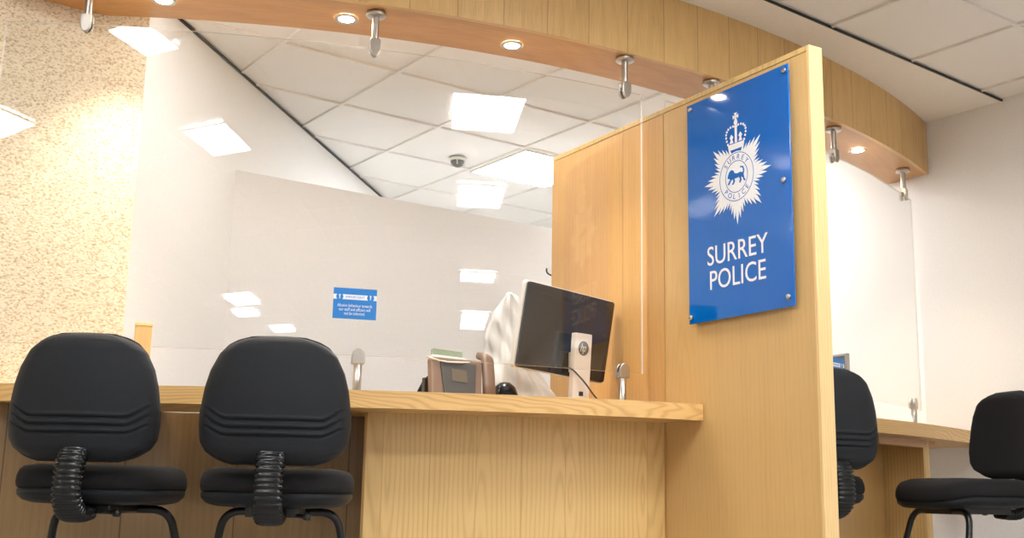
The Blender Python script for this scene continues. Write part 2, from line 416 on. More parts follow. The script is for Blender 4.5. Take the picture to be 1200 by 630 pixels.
def cap(mb,z0,h,w,th,flip,seg=14):
    """bullet shaped clamp head seen from the front, in local xz, thickness along y"""
    pts=[(-w/2,0),(w/2,0)]
    for k in range(seg+1):
        a=PI*k/seg; pts.append((w/2*math.cos(a), h*.45+h*.55*math.sin(a)))
    M=Matrix.Translation((0,0,z0))@Matrix.Rotation(PI/2,4,'X')
    if flip: pts=[(x,-y) for x,y in pts][::-1]
    mb.prism([(x,y) for x,y in pts],-th/2,th/2,M)
    return mb
def gang(x): return math.atan((fg(x+.01)-fg(x-.01))/.02)
for x,l in [(.959,'steel glass clamp under the bulkhead in front of the stone wall'),(1.899,'steel glass clamp under the bulkhead above the notice on the glass'),(2.942,'steel glass clamp under the bulkhead, first left of the divider'),(3.42,'steel glass clamp showing just its flange above the divider top'),(4.345,'steel glass clamp under the bulkhead, close right of the divider'),(5.217,'steel glass clamp under the bulkhead near the right wall')]:
    t=thing('upper_glass_clamp',l,'glass clamp',(x,fg(x)+.005,HB),gang(x),'steel clamps holding the glass from above')
    MB().lathe([(0,0),(.037,0),(.038,-.004),(.038,-.014),(.035,-.017),(.014,-.018)],seg=36).build('flange',CHROME,t)
    MB().lathe([(.0135,-.016),(.0135,-.115)],seg=24).build('stem',CHROME,t)
    mb=MB(); cap(mb,-.112,.065,.040,.012,True).v
    M=Matrix.Translation((0,-.0125,0)); mb.v=[tuple(M@Vector(v)) for v in mb.v]
    m2=MB(); cap(m2,-.112,.065,.040,.012,True); m2.v=[(a,b+.0125,c) for a,b,c in m2.v]
    mb.build('clamp_jaw',CHROME,t,bevel=.002); m2.build('clamp_jaw',CHROME,t,bevel=.002)
    MB().box((-.018,-.016,-.135),(.018,.016,-.108)).build('clamp_block',CHROME,t,bevel=.003)
for x,zt,l in [(1.89,.922,'steel post clamp on the worktop right of the second chair'),(2.93,.932,'steel post clamp on the worktop right of the monitor'),(5.207,.952,'steel post clamp on the right-hand counter near the wall')]:
    t=thing('lower_glass_clamp',l,'glass clamp',(x,fg(x)+.005,WT),gang(x),'steel posts holding the glass from below')
    h=zt-WT
    MB().lathe([(.03,0),(.03,.006),(.0155,.008),(.0155,h-.05)],seg=28).build('post',CHROME,t)
    for s in (-1,1):
        mb=MB(); cap(mb,h-.055,.056,.046,.012,False); mb.v=[(a,b+s*.0125,c) for a,b,c in mb.v]; mb.build('clamp_jaw',CHROME,t,bevel=.002)
    MB().box((-.020,-.017,h-.058),(.020,.017,h-.035)).build('clamp_block',CHROME,t,bevel=.003)

# ------------------------------------------------------------------ counters
def xdiv(y): return DP.x+DV.x/DV.y*(y-DP.y)
rc=thing('reception_counter','long curved oak reception counter between the stone wall and the divider','counter',(2,3.8,0))
def cut_end(P,side):
    return P
# worktop: front curve .. rear curve, ends on the divider face
n=60; xa=.66
A=[];B=[]
for i in range(n+1):
    t=i/n
    xf=xa+(2.998+.018-xa)*t; A.append((xf,min(fc(xf),4.276)))
    xb=1.28+(3.09-1.28)*t; yb=fc(xb)+.80 if True else 0
    B.append((xb,max(yb,4.45) if xb<1.5 and False else yb))
# keep the rear edge right of the stone wall
A[-1]=(xdiv(fc(3.01))-.001,fc(3.01)); B=[(x,y) for x,y in B]; B[-1]=(xdiv(B[-1][1])-.001,B[-1][1])
B=[(max(x,1.265),y) for x,y in B]
mbt=MB(); mbt.ribbon([ (x,y) for x,y in A],[(a[0]*.0+ (a[0] if a[0]>1.27 else a[0]), 4.276 if a[0]<=1.27 else fc(a[0])+.55+.15*max(0,a[0]-1.6)) for a in A],WB,WT,vgrain=False)
loc(mbt,rc).build('worktop',OAKW,rc)
def offx(off,x0,x1,n=40): return curve(fc,x0,x1,n,off)
P=offx(.23,1.845,3.16,60); P=[p for p in P if p[0]<xdiv(p[1])-.002]; yl=P[-1][1]; P.append((xdiv(yl)-.001,yl))
Q=[(x,y+.02) for x,y in P]; Q[-1]=(xdiv(Q[-1][1])-.001,Q[-1][1])
loc(MB().ribbon(P,Q,0,WB),rc).build('front_panel',OAK,rc)
x0,y0=P[0]
nx,ny=x0-1.845,y0-fc(1.845); l_=math.hypot(nx,ny); nx/=l_; ny/=l_
SP=[(x0+nx*d+.0,y0+ny*d) for d in (.02,.27)]; SQ=[(x+ny*.02,y-nx*.02) for x,y in SP]
loc(MB().ribbon(SP,SQ,0,WB),rc).build('side_panel',OAKD,rc)
P=offx(.49,.20,2.34,70); P=[(x,min(y,4.256)) for x,y in P if x>.70]; Q=[(x,y+.02) for x,y in P]
loc(MB().ribbon(P,Q,0,WB),rc).build('modesty_panel',oak('oak_kneehole_shaded',(.24,.145,.06),(.15,.085,.03),leaf=.42,seam=.9,rings=80,contrast=.4),rc)  # kneehole shade is put into this darker oak colour

rr=thing('reception_counter','curved oak counter section between the divider and the right wall','counter',(4.2,3.5,0))
A=curve(fc,3.088,XR-.003,50); B=[(3.160+(XR-.003-3.160)*i/50,) for i in range(51)]; B=[(x,fc(x)+.75) for (x,) in B]
loc(MB().ribbon(A,B,WB,WT,vgrain=False),rr).build('worktop',OAKW,rr)
P=offx(.32,3.16,4.705,30); Q=[(x,y+.02) for x,y in P]
loc(MB().ribbon(P,Q,0,WB),rr).build('modesty_panel',OAKD,rr)
ex,ey=4.66,3.20
loc(MB().box((ex-.02,ey,0),(ex+.025,ey+.25,WB-.001)),rr).build('end_panel',OAK,rr)
P=curve(fc,4.2,4.80,10,.10); Q=curve(fc,4.2,4.80,10,.16)
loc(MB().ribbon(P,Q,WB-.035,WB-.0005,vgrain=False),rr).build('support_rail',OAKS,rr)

# ------------------------------------------------------------------ oak divider
dv=thing('divider','tall oak dividing panel carrying the blue sign between the counter sections','divider',tuple(DP),math.atan2(DV.y,DV.x)-PI/2)
# local frame: +y = along DV, +x = DN
ZT=1.975
mb=MB(); mb.box((0,.014,0),(.060,.812,ZT-.0215)); mb.build('front_board',OAKD,dv)
mb=MB(); mb.box((0,.816,0),(.060,1.09,ZT-.0215)); mb.box((0,1.093,0),(.060,1.646,ZT-.0215)); mb.build('rear_board',oak('oak_divider_rear',(.68,.40,.15),(.52,.275,.085),leaf=.8,seam=0,rings=90,contrast=.35,fine=.9,seed=3.3),dv)
MB().box((-.0015,0,0),(.0615,.0135,ZT)).build('edge_lipping',OAKE,dv,bevel=.0015)
MB().box((-.0015,.014,ZT-.0195),(.0615,1.647,ZT),rot=False).build('top_cap',OAK,dv,bevel=.001)

# ------------------------------------------------------------------ blue sign
SH0,SH1=1.062,1.928; SS0,SS1=.083,.635
sg=thing('sign','blue wall sign with white star crest and lettering on the divider','sign',tuple(div((SS0+SS1)/2,-.001,SH0)),math.atan2(DV.y,DV.x)-PI/2)
# local: y along DV (viewer's left), x towards wall; use (a,b): a viewer right, b up ; sign face plane
FT=-.022
SC=(SS0+SS1)/2
def sgM(x): # maps (a,b,depth) -> local ; a right = -y
    return Matrix(((0,0,-1,x),(-1,0,0,0),(0,1,0,0),(0,0,0,1)))
w2=(SS1-SS0)/2
MB().box((FT,-w2,0),(FT+.006,w2,SH1-SH0)).build('board',BLUE,sg,bevel=.001)
for s,h in [(.098,1.906),(.613,1.908),(.114,1.509),(.108,1.096),(.621,1.086)]:
    M=Matrix.Translation((FT,s-SC,h-SH0))@Matrix.Rotation(-PI/2,4,'Y')
    MB().lathe([(0,.008),(.008,.008),(.0095,.006),(.0095,0),(.006,0),(.006,-.02)],M,20).build('standoff',CHROME,sg)
def text_mb(body,size,font_scale_x=1.,sp=1.,align='CENTER'):
    cu=bpy.data.curves.new('t','FONT'); cu.body=body; cu.size=size; cu.align_x=align; cu.space_character=sp; cu.resolution_u=4
    ob=bpy.data.objects.new('t',cu); COL.objects.link(ob)
    dg=bpy.context.evaluated_depsgraph_get(); me=bpy.data.meshes.new_from_object(ob.evaluated_get(dg))
    mb=MB(); mb.v=[(v.co.x*font_scale_x,v.co.y,0) for v in me.vertices]
    for p in me.polygons:
        mb.f.append(tuple(p.vertices)); mb.uv.append([(0,0)]*len(p.vertices)); mb.mi.append(0); mb.sm.append(False)
    bpy.data.objects.remove(ob); bpy.data.curves.remove(cu); bpy.data.meshes.remove(me)
    return mb
def bbox(mb):
    xs=[v[0] for v in mb.v]; ys=[v[1] for v in mb.v]; return min(xs),max(xs),min(ys),max(ys)
def fit_text(body,cx,cy,w,h,bold=0,sp=1.):
    mb=text_mb(body,1.,sp=sp); a,b,c,d=bbox(mb)
    mb.v=[((x-(a+b)/2)/(b-a)*w+cx,(y-(c+d)/2)/(d-c)*h+cy,0) for x,y,_ in mb.v]; return mb
def xf(mb,M): mb.v=[tuple(M@Vector(v)) for v in mb.v]; return mb
def solid(mb,M,name,m,parent,th=.0008):
    xf(mb,M); o=mb.build(name,m,parent); md=o.modifiers.new('t','SOLIDIFY'); md.thickness=th; md.offset=0; return o
TM=Matrix.Translation((0,0,-SH0))@sgM(FT-.0006)
def ST(s,h): return (SC-s,h)      # divider coords -> sign a,b (b absolute height)
ax,_=ST(.364,0); solid(fit_text('SURREY',ax,1.305,.322,.072),TM,'lettering',SIGNW,sg)
ax,_=ST(.364,0); solid(fit_text('POLICE',ax,1.212,.296,.072),TM,'lettering',SIGNW,sg)
# star crest
cx,_=ST(.356,0); cy=1.578
def poly_layer(polys,depth,name,m,parent,th=.0008):
    mb=MB()
    for p in polys: b=mb.add([(x,y,0) for x,y in p]); mb.face([b+i for i in range(len(p))],[(0,0)]*len(p))
    return solid(mb,Matrix.Translation((-depth,0,0))@TM,name,m,parent,th)
rays=[]
for k in range(8):
    a0=PI/2+k*PI/4
    for j,(da,L) in enumerate([(-3,.128),(-2,.143),(-1,.160),(0,.180),(1,.160),(2,.143),(3,.128)]):
        if k==0 and abs(da)<3: continue
        a=a0+da*math.radians(6.3); wv=math.radians(3.1); r0=.090
        tip=(cx+L*math.cos(a),cy+L*math.sin(a)); 
        p1=(cx+r0*math.cos(a-wv),cy+r0*math.sin(a-wv)); p2=(cx+r0*math.cos(a+wv),cy+r0*math.sin(a+wv))
        rm=L*.80
        q1=(cx+rm*math.cos(a-wv*.98),cy+rm*math.sin(a-wv*.98)); q2=(cx+rm*math.cos(a+wv*.98),cy+rm*math.sin(a+wv*.98))
        rays.append([p1,q1,tip,q2,p2])
crest=poly_layer(rays,.0,'crest',SIGNW,sg)
def circ(r,n=56,cx=cx,cy=cy): return [(cx+r*math.cos(2*PI*i/n),cy+r*math.sin(2*PI*i/n)) for i in range(n)]
poly_layer([circ(.096)],.0006,'ring_field',SIGNW,crest)
def ringpoly(r0,r1,n=56,cx=cx,cy=cy):
    out=[]
    for i in range(n):
        a,b=2*PI*i/n,2*PI*(i+1)/n
        out.append([(cx+r*math.cos(t),cy+r*math.sin(t)) for r,t in ((r0,a),(r1,a),(r1,b),(r0,b))])
    return out
poly_layer(ringpoly(.0895,.092),.0012,'ring_outline',BLUE,crest); poly_layer(ringpoly(.058,.0605),.0012,'ring_outline',BLUE,crest)
for word,top in (('SURREY',True),('POLICE',False)):
    mb=MB()
    for i,ch in enumerate(word):
        g=text_mb(ch,.027); a,b,c,d=bbox(g)
        g.v=[(x-(a+b)/2,y-(c+d)/2,0) for x,y,_ in g.v]
        off=(i-2.5)*math.radians(19.5)
        th=(PI/2-off) if top else (-PI/2+off)
        rot=th-PI/2 if top else th+PI/2
        M=Matrix.Translation((cx+.0745*math.cos(th),cy+.0745*math.sin(th),0))@Matrix.Rotation(rot,4,'Z')
        for f in g.f: mb.f.append(tuple(k+len(mb.v) for k in f)); mb.uv.append([(0,0)]*len(f)); mb.mi.append(0); mb.sm.append(False)
        mb.v+=[tuple(M@Vector(v)) for v in g.v]
    solid(mb,Matrix.Translation((-.0012,0,0))@TM,'ring_lettering',BLUE,crest)
# walking lion silhouette
k=.00108
lion=[(-50,4),(-46,14),(-40,24),(-28,30),(-16,26),(-10,16),(4,12),(22,14),(33,10),(38,16),(34,26),(20,30),(22,34),(38,31),(44,18),(40,2),(44,-12),(50,-20),(42,-22),(34,-8),(26,-4),(28,-16),(20,-24),(14,-22),(20,-12),(14,-2),(0,-4),(-10,-4),(-8,-14),(-18,-24),(-26,-22),(-18,-14),(-20,-4),(-30,-8),(-40,-20),(-50,-20),(-44,-12),(-34,-2)]
poly_layer([[(cx+x*k*.9,cy-.002+y*k) for x,y in lion]],.0012,'lion_emblem',BLUE,crest)
# crown
cr=[]; bx=cx; b0=1.690
cr.append([(bx-.040,b0-.006),(bx+.040,b0-.006),(bx+.044,b0+.016),(bx-.044,b0+.016)])
def dots(fn,n,r):
    for i in range(n):
        x,y=fn(i/(n-1)); cr.append([(x+r*math.cos(2*PI*j/8),y+r*math.sin(2*PI*j/8)) for j in range(8)])
for s in (-1,1):
    dots(lambda t:(bx+s*(.044+.014*math.sin(PI*min(1,t*1.15))-.040*t**2.2), b0+.020+.072*math.sin(PI/2*t)-.012*t**4),9,.0048)
    cr.append([(bx+s*.024-.010,b0+.02),(bx+s*.024+.010,b0+.02),(bx+s*.024+.004,b0+.034),(bx+s*.024+.010,b0+.042),(bx+s*.024,b0+.054),(bx+s*.024-.010,b0+.042),(bx+s*.024-.004,b0+.034)])
cr.append([(bx-.006,b0+.018),(bx+.006,b0+.018),(bx+.006,b0+.086),(bx-.006,b0+.086)])
cr.append([(bx+.010*math.cos(2*PI*j/12),b0+.096+.010*math.sin(2*PI*j/12)) for j in range(12)])
for a in range(4):
    t=a*PI/2+PI/2; c_,s_=math.cos(t),math.sin(t)
    cr.append([(bx+c_*p-s_*q,b0+.118+s_*p+c_*q) for p,q in ((.001,-.002),(.015,-.008),(.015,.008),(.001,.002))])
poly_layer(cr,.0,'crown',SIGNW,crest)

# ------------------------------------------------------------------ notices on the glass
def notice(x,z,w,h,label):
    a=gang(x)
    t=thing('notice',label,'notice',(x,fg(x)-.0015,z),a,'blue notices on the glass')
    # local: x right, z up, facing -y
    M0=Matrix(((1,0,0,0),(0,0,-1,0),(0,1,0,0),(0,0,0,1)))
    mb=MB(); mb.box((-w/2,-.0008,-h/2),(w/2,0,h/2)); mb.build('paper',NOTB,t)
    def lay(mb,d,name,m): 
        xf(mb,Matrix.Translation((0,-.0009-d,0))@M0); o=mb.build(name,m,t); md=o.modifiers.new('t','SOLIDIFY'); md.thickness=.0003; md.offset=0
    def P(polys):
        mb=MB()
        for p in polys: b=mb.add([(x_,y_,0) for x_,y_ in p]); mb.face([b+i for i in range(len(p))],[(0,0)]*len(p))
        return mb
    y1,y0=h*.29,h*.13
    lay(P([[(-w/2,y0),(w/2,y0),(w/2,y1),(-w/2,y1)]]),.0002,'white_band',NOTW)
    ym=(y0+y1)/2; r=h*.115
    for q in (-1,1): lay(P([circ(r,24,q*w*.355,ym)]),.0005,'alert_badge',NOTB)
    for s in (-1,1):
        ex=[]
        ex.append([(s*w*.355-.0018,ym-.002),(s*w*.355+.0018,ym-.002),(s*w*.355+.003,ym+r*.7),(s*w*.355-.003,ym+r*.7)])
        ex.append(circ(.0022,10,s*w*.355,ym-.0055))
        lay(P(ex),.0008,'exclamation_mark',NOTW)
    lay(fit_text('IMPORTANT',0,ym,w*.44,h*.08),.0005,'heading',NOTB)
    for i,(s,ww) in enumerate((('Abusive behaviour towards',.80),('our staff and officers will',.72),('not be tolerated.',.48))):
        lay(fit_text(s,0,-h*(.04+.13*i)-h*.02,w*ww,h*.105),.0003,'message_line',NOTW)
notice(1.868,1.083,.157,.112,'blue and white notice stuck on the large glass screen above the clamp')
notice(4.27,1.013,.16,.115,'blue notice on the right-hand screen, partly behind the chair top')

# ------------------------------------------------------------------ chairs
def outline_w(t):
    T=[0,.02,.055,.125,.26,.40,.6,.70,.82,.9,.96,.99,1.0]
    W=[.34,.53,.66,.775,.885,.945,.995,1.,.975,.895,.74,.60,.50]
    for i in range(len(T)-1):
        if t<=T[i+1]:
            f=(t-T[i])/(T[i+1]-T[i]); return W[i]*(1-f)+W[i+1]*f
    return W[-1]
def back_pad(side,zlo,zhi,hw,nr=150,nc=72):
    """side -1: moulded rear shell with three grooves; +1: padded fabric front"""
    mb=MB(); H=zhi-zlo
    ids=[]
    for i in range(nr+1):
        # cosine spacing near the ends only
        t=i/nr; t=t-.08*math.sin(2*PI*t)/(2*PI)*1.0
        w=sum(outline_w(min(1,max(0,t+d))) for d in (-.006,0,.006))/3*hw
        row=[]
        for j in range(nc+1):
            u=math.sin(PI/2*(-1+2*j/nc))*.35+(-1+2*j/nc)*.65
            x=u*w; z=zhi-t*H-.016*(x/hw)**2*max(0,1-t*2.2)
            ez=min(t,1-t)*H; exx=(1-abs(u))*w; 
            ed=min(ez*1.0,exx); R=.045 if side<0 else .04
            # rounded shoulder
            q=max(0,1-ed/R); sh=math.sqrt(max(0,1-q*q))
            q2=max(0,1-ez/R); q1=max(0,1-exx/R); sh=math.sqrt(max(0,1-min(1,q1*q1+q2*q2)))
            D=.034 if side<0 else .036
            y=side*D*sh+.055*(x/hw)**2+ .018*(abs(2*t-1))**2
            if side<0:
                dx=abs(x)/hw
                lift=.0 if dx<.62 else (dx-.62)*.13*((dx-.62)/.28)**.3
                fade=max(0,min(1,(.90-dx)/.04))
                for g in range(3):
                    zg=zhi-H*(.662+.060*g)+lift*(1-.12*g)
                    d=z-zg
                    if abs(d)<.0125: 
                        # stepped pleat: sharp recess that eases out above
                        gr=math.exp(-(d/.0028)**2)*.0065 + (math.exp(-((d-.007)/.006)**2)*-.0022)
                        y+=gr*fade
            row.append(V(x,y,z))
        ids.append(mb.add(row))
    for i in range(nr):
        for j in range(nc):
            a,b=ids[i]+j,ids[i+1]+j
            q=(a,a+1,b+1,b) if side>0 else (a,b,b+1,a+1)
            mb.face(q,[(0,0)]*4,0,True)
    return mb
def seat_plan(n=72,w=.218,d0=-.215,d1=.235):
    out=[]
    for k in range(n):
        a=2*PI*k/n; c,s=math.cos(a),math.sin(a); e=2/3.6
        x=math.copysign(abs(c)**e,c)*w*(1+.04*(s)); y=math.copysign(abs(s)**e,s)
        y=(d0+d1)/2+y*(d1-d0)/2
        out.append((x,y))
    return out
SPL=seat_plan()
def rings(prof,fn=None):
    mb=MB(); R=[]
    for s,z in prof:
        if s<1e-6: R.append((mb.add([V(0,.01,z)]),1)); continue
        P=[]
        for x,y in SPL:
            X,Y=x*s if s<=1 else x+(s-1)*.218*(1 if x>0 else -1), .01+(y-.01)*s
            Z=z
            if fn: Z+=fn(X,Y)
            P.append(V(X,Y,Z))
        R.append((mb.add(P),len(P)))
    n=len(SPL)
    for (a,na),(b,nb) in zip(R,R[1:]):
        for k in range(n):
            k2=(k+1)%n
            if na==1: mb.face((a,b+k2,b+k),[(0,0)]*3,0,True)
            elif nb==1: mb.face((a+k,a+k2,b),[(0,0)]*3,0,True)
            else: mb.face((a+k,a+k2,b+k2,b+k),[(0,0)]*4,0,True)
    return mb
def sag(x,y): 
    return -.030*max(0,(y-.10)/.135)**2 - .006*math.exp(-((x)/.12)**2-((y+.02)/.14)**2)
_cache={}
def make_chair(label,loc,facing,dz=0,dback=0,group='black chairs at the counter',cat='chair',name='visitor_chair'):
    """facing: world angle of the chair's front (+y local)"""
    t=thing(name,label,cat,loc,facing-PI/2,group)
    key='a'
    def P(nm,mk,m,z,**k):
        if nm not in _cache: o=mk().build(nm.split('#')[0],m,t,**k); _cache[nm]=o.data
        else: o=bpy.data.objects.new(nm.split('#')[0],_cache[nm]); COL.objects.link(o); o.parent=t
        o.location=(0,0,z); return o
    zb=dz+dback
    o=P('back_shell',lambda:back_pad(-1,.487,.845,.211),PLAST,zb); o.location=(0,-.262,zb)
    o=P('back_cushion',lambda:back_pad(1,.489,.843,.208,90,48),FABR,zb); o.location=(0,-.262,zb)
    P('seat_cushion',lambda:rings([(.965,.414),(.99,.417),(1.005,.430),(1.0,.448),(.975,.465),(.93,.476),(.8,.483),(.5,.486),(.2,.487),(0,.487)],sag),FABR,dz)
    P('seat_shell',lambda:rings([(0,.374),(.5,.372),(.8,.374),(.92,.382),(.98,.396),(.99,.408),(.967,.414)],lambda x,y:sag(x,y)*.8),PLAST,dz)
    # bellows on the J bar
    def bel():
        mb=MB(); path=fillet([(0,-.252,.530),(0,-.292,.490),(0,-.300,.385),(0,-.235,.342),(0,-.16,.350)],[0,.03,.06,.05,0],8)
        # resample
        L=[0]
        for a,b in zip(path,path[1:]): L.append(L[-1]+(b-a).length)
        n=21*4; pts=[]
        for i in range(n+1):
            d=L[-1]*i/n
            for j in range(len(L)-1):
                if L[j+1]>=d-1e-9: f=(d-L[j])/(L[j+1]-L[j]+1e-12); pts.append(path[j].lerp(path[j+1],f)); break
        def prof(i,tt):
            k=.74+.26*(1,.62,0,.62)[i%4]
            a,b=.041*k,.021*k+.002; o=[]
            for q in range(24):
                th=2*PI*q/24; c,s=math.cos(th),math.sin(th); e=2/3.2
                o.append((math.copysign(abs(c)**e,c)*a,math.copysign(abs(s)**e,s)*b))
            return o
        mb.sweep(pts,prof,up=V(1,0,0).cross(V(0,0,1))); return mb
    P('bellows',bel,RUBB,dz)
    # mechanism plate below the seat
    plate=P('mechanism_plate',lambda:MB().box((-.075,-.15,.345),(.075,.14,.3735)),TUBE,dz,bevel=.006)
    def lev():
        mb=MB(); mb.tube(fillet([(.04,-.13,.352),(.085,-.155,.350),(.10,-.165,.345)],.01,4),.006); mb.lathe([(0,0),(.011,.002),(.012,.012),(.008,.022),(0,.024)],Matrix.Translation((.098,-.165,.338)),14); return mb
    lv=P('lever',lev,TUBE,0); lv.parent=plate
    z0=.0125
    zt=.3555+dz
    ring=[(-.232,-.235,z0),(-.235,.215,z0),(-.170,.125,zt),(.170,.125,zt),(.235,.215,z0),(.232,-.235,z0)]
    pth=fillet(ring,[.06,.09,.055,.055,.09,.06],8,closed=True)
    MB().tube(pth,.0125,14,closed=True).build('cantilever_frame',TUBE,t)
    return t
# facing angles in the world: camera axis is at 54.6 deg, azimuth a (to the right) -> 54.6 - a
def fa(az): return math.radians(54.6-az)
def put(px_back_center_xy,az):   # position so the back pad centre is at the given plan point
    f=fa(az); return (px_back_center_xy[0]+math.cos(f)*.27,px_back_center_xy[1]+math.sin(f)*.27,0)
make_chair('black chair facing the counter beside the stone wall, leftmost of all chairs',put((.840,3.231),-2),fa(-2))
make_chair('black chair facing the counter, second of all chairs from the left',put((1.279,2.918),-6),fa(-6))
make_chair('black chair partly hidden behind the oak divider, back turned to the viewer',put((3.275,2.60),-20),fa(-20),dz=.03,dback=.012)
make_chair('black fabric chair seen from the side, near the right wall and turned to the left',put((4.42,2.60),-107),fa(-107),dz=.03,dback=.0)
# staff side chair, its top peeps over the second chair
make_chair('dark staff chair behind the glass, only its top edge showing above the second chair',(1.875,4.36,0),math.radians(54.6+170),dz=.03,dback=.172,group='staff chairs behind the counter',name='staff_chair')

# ------------------------------------------------------------------ monitor on the counter
ML=V(2.54,3.515,0); MR=V(3.030,3.562,0)
md_=(MR-ML); MW=md_.length; ang=math.atan2(md_.y,md_.x)
mc=(ML+MR)/2
mt=thing('monitor','black computer monitor seen from behind on the counter beside the divider','monitor',(mc.x,mc.y,WT),ang)
# local: x along, back faces -y ; screen faces +y
MH=.345
MM=Matrix.Translation((0,0,.125+MH/2))@Matrix.Rotation(math.radians(3.2),4,'Y')@Matrix.Rotation(math.radians(8),4,'X')
def rrect(w,h,r,seg=5):
    o=[]
    for cx_,cy_,a0 in ((w/2-r,h/2-r,0),(-w/2+r,h/2-r,PI/2),(-w/2+r,-h/2+r,PI),(w/2-r,-h/2+r,3*PI/2)):
        for k in range(seg+1): a=a0+PI/2*k/seg; o.append((cx_+r*math.cos(a),cy_+r*math.sin(a)))
    return o
RX=Matrix.Rotation(PI/2,4,'X')   # prism z -> -y
MB().prism(rrect(MW-.008,MH-.008,.012),.0,.012,MM@RX).build('rear_cover',MONB,mt,bevel=.003)
MB().prism(rrect(MW,MH,.014),-.024,.0,MM@RX).build('silver_frame',SILV,mt,bevel=.003)
MB().prism(rrect(MW-.02,MH-.02,.006),-.026,-.0242,MM@RX).build('screen',MONB,mt)
MB().box((-MW/2+.035,-.0135,MH/2-.040),(MW/2-.03,-.0118,MH/2-.038),MM).build('cover_seam',BLACKT,mt)
NX=.035
neck=MB().prism(rrect(.092,.295,.006),.036,.062,Matrix.Translation((NX,.0,.150))@Matrix.Rotation(math.radians(4),4,'X')@RX).build('stand_neck',NECK,mt,bevel=.003)
MB().box((NX-.03,-.05,.14),(NX+.03,-.0125,.22)).build('hinge',SILV,mt,bevel=.003)
MB().prism(rrect(.26,.18,.03),.0,.010,Matrix.Translation((NX,-.01,.0006))).build('stand_base',SILV,mt,bevel=.002)
# round logo with italic letters on the neck
LM=Matrix.Translation((NX,-.0,.150))@Matrix.Rotation(math.radians(4),4,'X')@Matrix.Translation((0,-.0625,.088))@Matrix(((1,0,0,0),(0,0,-1,0),(0,1,0,0),(0,0,0,1)))
mb=MB(); r=.029
b=mb.add([(r*math.cos(2*PI*i/36),r*math.sin(2*PI*i/36),0) for i in range(36)]); mb.face([b+i for i in range(36)],[(0,0)]*36)
xf(mb,LM); o=mb.build('logo_disc',LOGO,neck); m_=o.modifiers.new('t','SOLIDIFY'); m_.thickness=.0006
g=fit_text('hp',0.0,-.002,.029,.044); g.v=[(x+y*.30,y,.0007) for x,y,_ in g.v]; xf(g,LM); o=g.build('logo_letters',NECK,neck); m_=o.modifiers.new('t','SOLIDIFY'); m_.thickness=.0004
MB().box((NX-.012,-.0635,.045),(NX+.004,-.055,.062)).build('cable_hole',BLACKT,neck)
MB().tube(fillet([(-.03,-.02,.155),(-.02,-.06,.150),(.03,-.085,.095),(.075,-.09,.045),(.125,-.085,.018),(.17,-.07,.012)],.04,6),.0035,8).build('cable',CABLE,mt)

# ------------------------------------------------------------------ desk phone, seen from behind
ph=thing('desk_phone','taupe desk telephone seen from behind through the glass, left of the monitor','phone',(2.335,3.665,WT),math.radians(2))
PM=Matrix.Translation((0,0,.090))@Matrix.Rotation(math.radians(-22),4,'X')
# body: tilted slab, back face towards -y
MB().prism([(-.135,-.088),(.098,-.088),(.138,.075),(-.105,.075)],0,.032,PM@RX).build('body',PHB,ph,bevel=.008)
MB().prism([(-.082,-.088),(.060,-.088),(.098,.052),(-.070,.056)],.0325,.040,PM@RX).build('underside_plate',PHD,ph,bevel=.003)
MB().prism([(-.035,-.030),(.035,-.035),(.040,.018),(-.030,.022)],.0405,.0412,PM@RX).build('rating_label',PHL,ph)
MB().prism([(-.088,.078),(.05,.076),(.058,.112),(-.080,.116)],.004,.020,PM@RX).build('display_hood',PHG,ph,bevel=.002)
MB().prism([(-.098,.072),(.060,.070),(.062,.080),(-.096,.083)],.000,.030,PM@RX).build('display_bezel',SILV,ph,bevel=.002)
hs=fillet([(.138,-.085,.02),(.152,.0,.028),(.170,.095,.026),(.172,.118,-.01)],.03,5)
MB().sweep([PM@RX@Vector(p) for p in hs],lambda i,t:[(math.copysign(abs(math.cos(a))**.6,math.cos(a))*.026,math.copysign(abs(math.sin(a))**.6,math.sin(a))*.016) for a in [2*PI*q/20 for q in range(20)]],up=V(0,-1,0)).build('handset',PHB,ph)
MB().tube(fillet([PM@V(-.125,-.03,.07),PM@V(-.06,-.045,.045),PM@V(.03,-.045,.05),PM@V(.10,-.02,.07)],.04,6),.003,8).build('cord',SILV,ph)
MB().prism([(-.11,0),(.10,0),(.10,.02),(-.11,.02)],0,.09,Matrix.Translation((0,.03,.0))).build('foot',PHD,ph,bevel=.004)

# ------------------------------------------------------------------ white garment draped over a chair behind the monitor
def cloth():
    mb=MB(); nu,nv=56,44; ids=[]
    rnd=random.Random(3)
    ph_=[rnd.uniform(0,6) for _ in range(6)]
    for i in range(nv+1):
        t=i/nv; row=[]
        w=.015+.20*t**.85+.02*math.sin(t*9)
        for j in range(nu+1):
            u=-1+2*j/nu
            a=u*PI*.5
            x=w*math.sin(a)*(1+.05*math.sin(7*t+3*u)); y=-.13*math.cos(a)*(.5+.5*t)
            f=.010*math.sin(11*u+ph_[0]+3*t)*t+.005*math.sin(23*u+ph_[1]-7*t)+.010*math.sin(9*t+5*u+ph_[2])+.004*math.sin(31*t-9*u+ph_[3])
            row.append(V(x+f*math.sin(a),y-f*math.cos(a),(.58*(1-t)+.03*math.sin(6*u+ph_[4])*t)))
        ids.append(mb.add(row))
    for i in range(nv):
        for j in range(nu):
            a,b=ids[i]+j,ids[i+1]+j; mb.face((a,b,b+1,a+1),[(0,0)]*4,0,True)
    b=mb.add([V(0,0,.565)])
    for j in range(nu): mb.face((ids[0]+j,ids[0]+j+1,b),[(0,0)]*3,0,True)
    return mb
cl=cloth().build('white_garment',CLOTH); cl.location=(2.83,4.0,.70); cl.rotation_euler=(0,0,math.radians(-30))
m_=cl.modifiers.new('t','SOLIDIFY'); m_.thickness=.003
tag(cl,'crumpled white garment draped over a chair behind the monitor','garment')
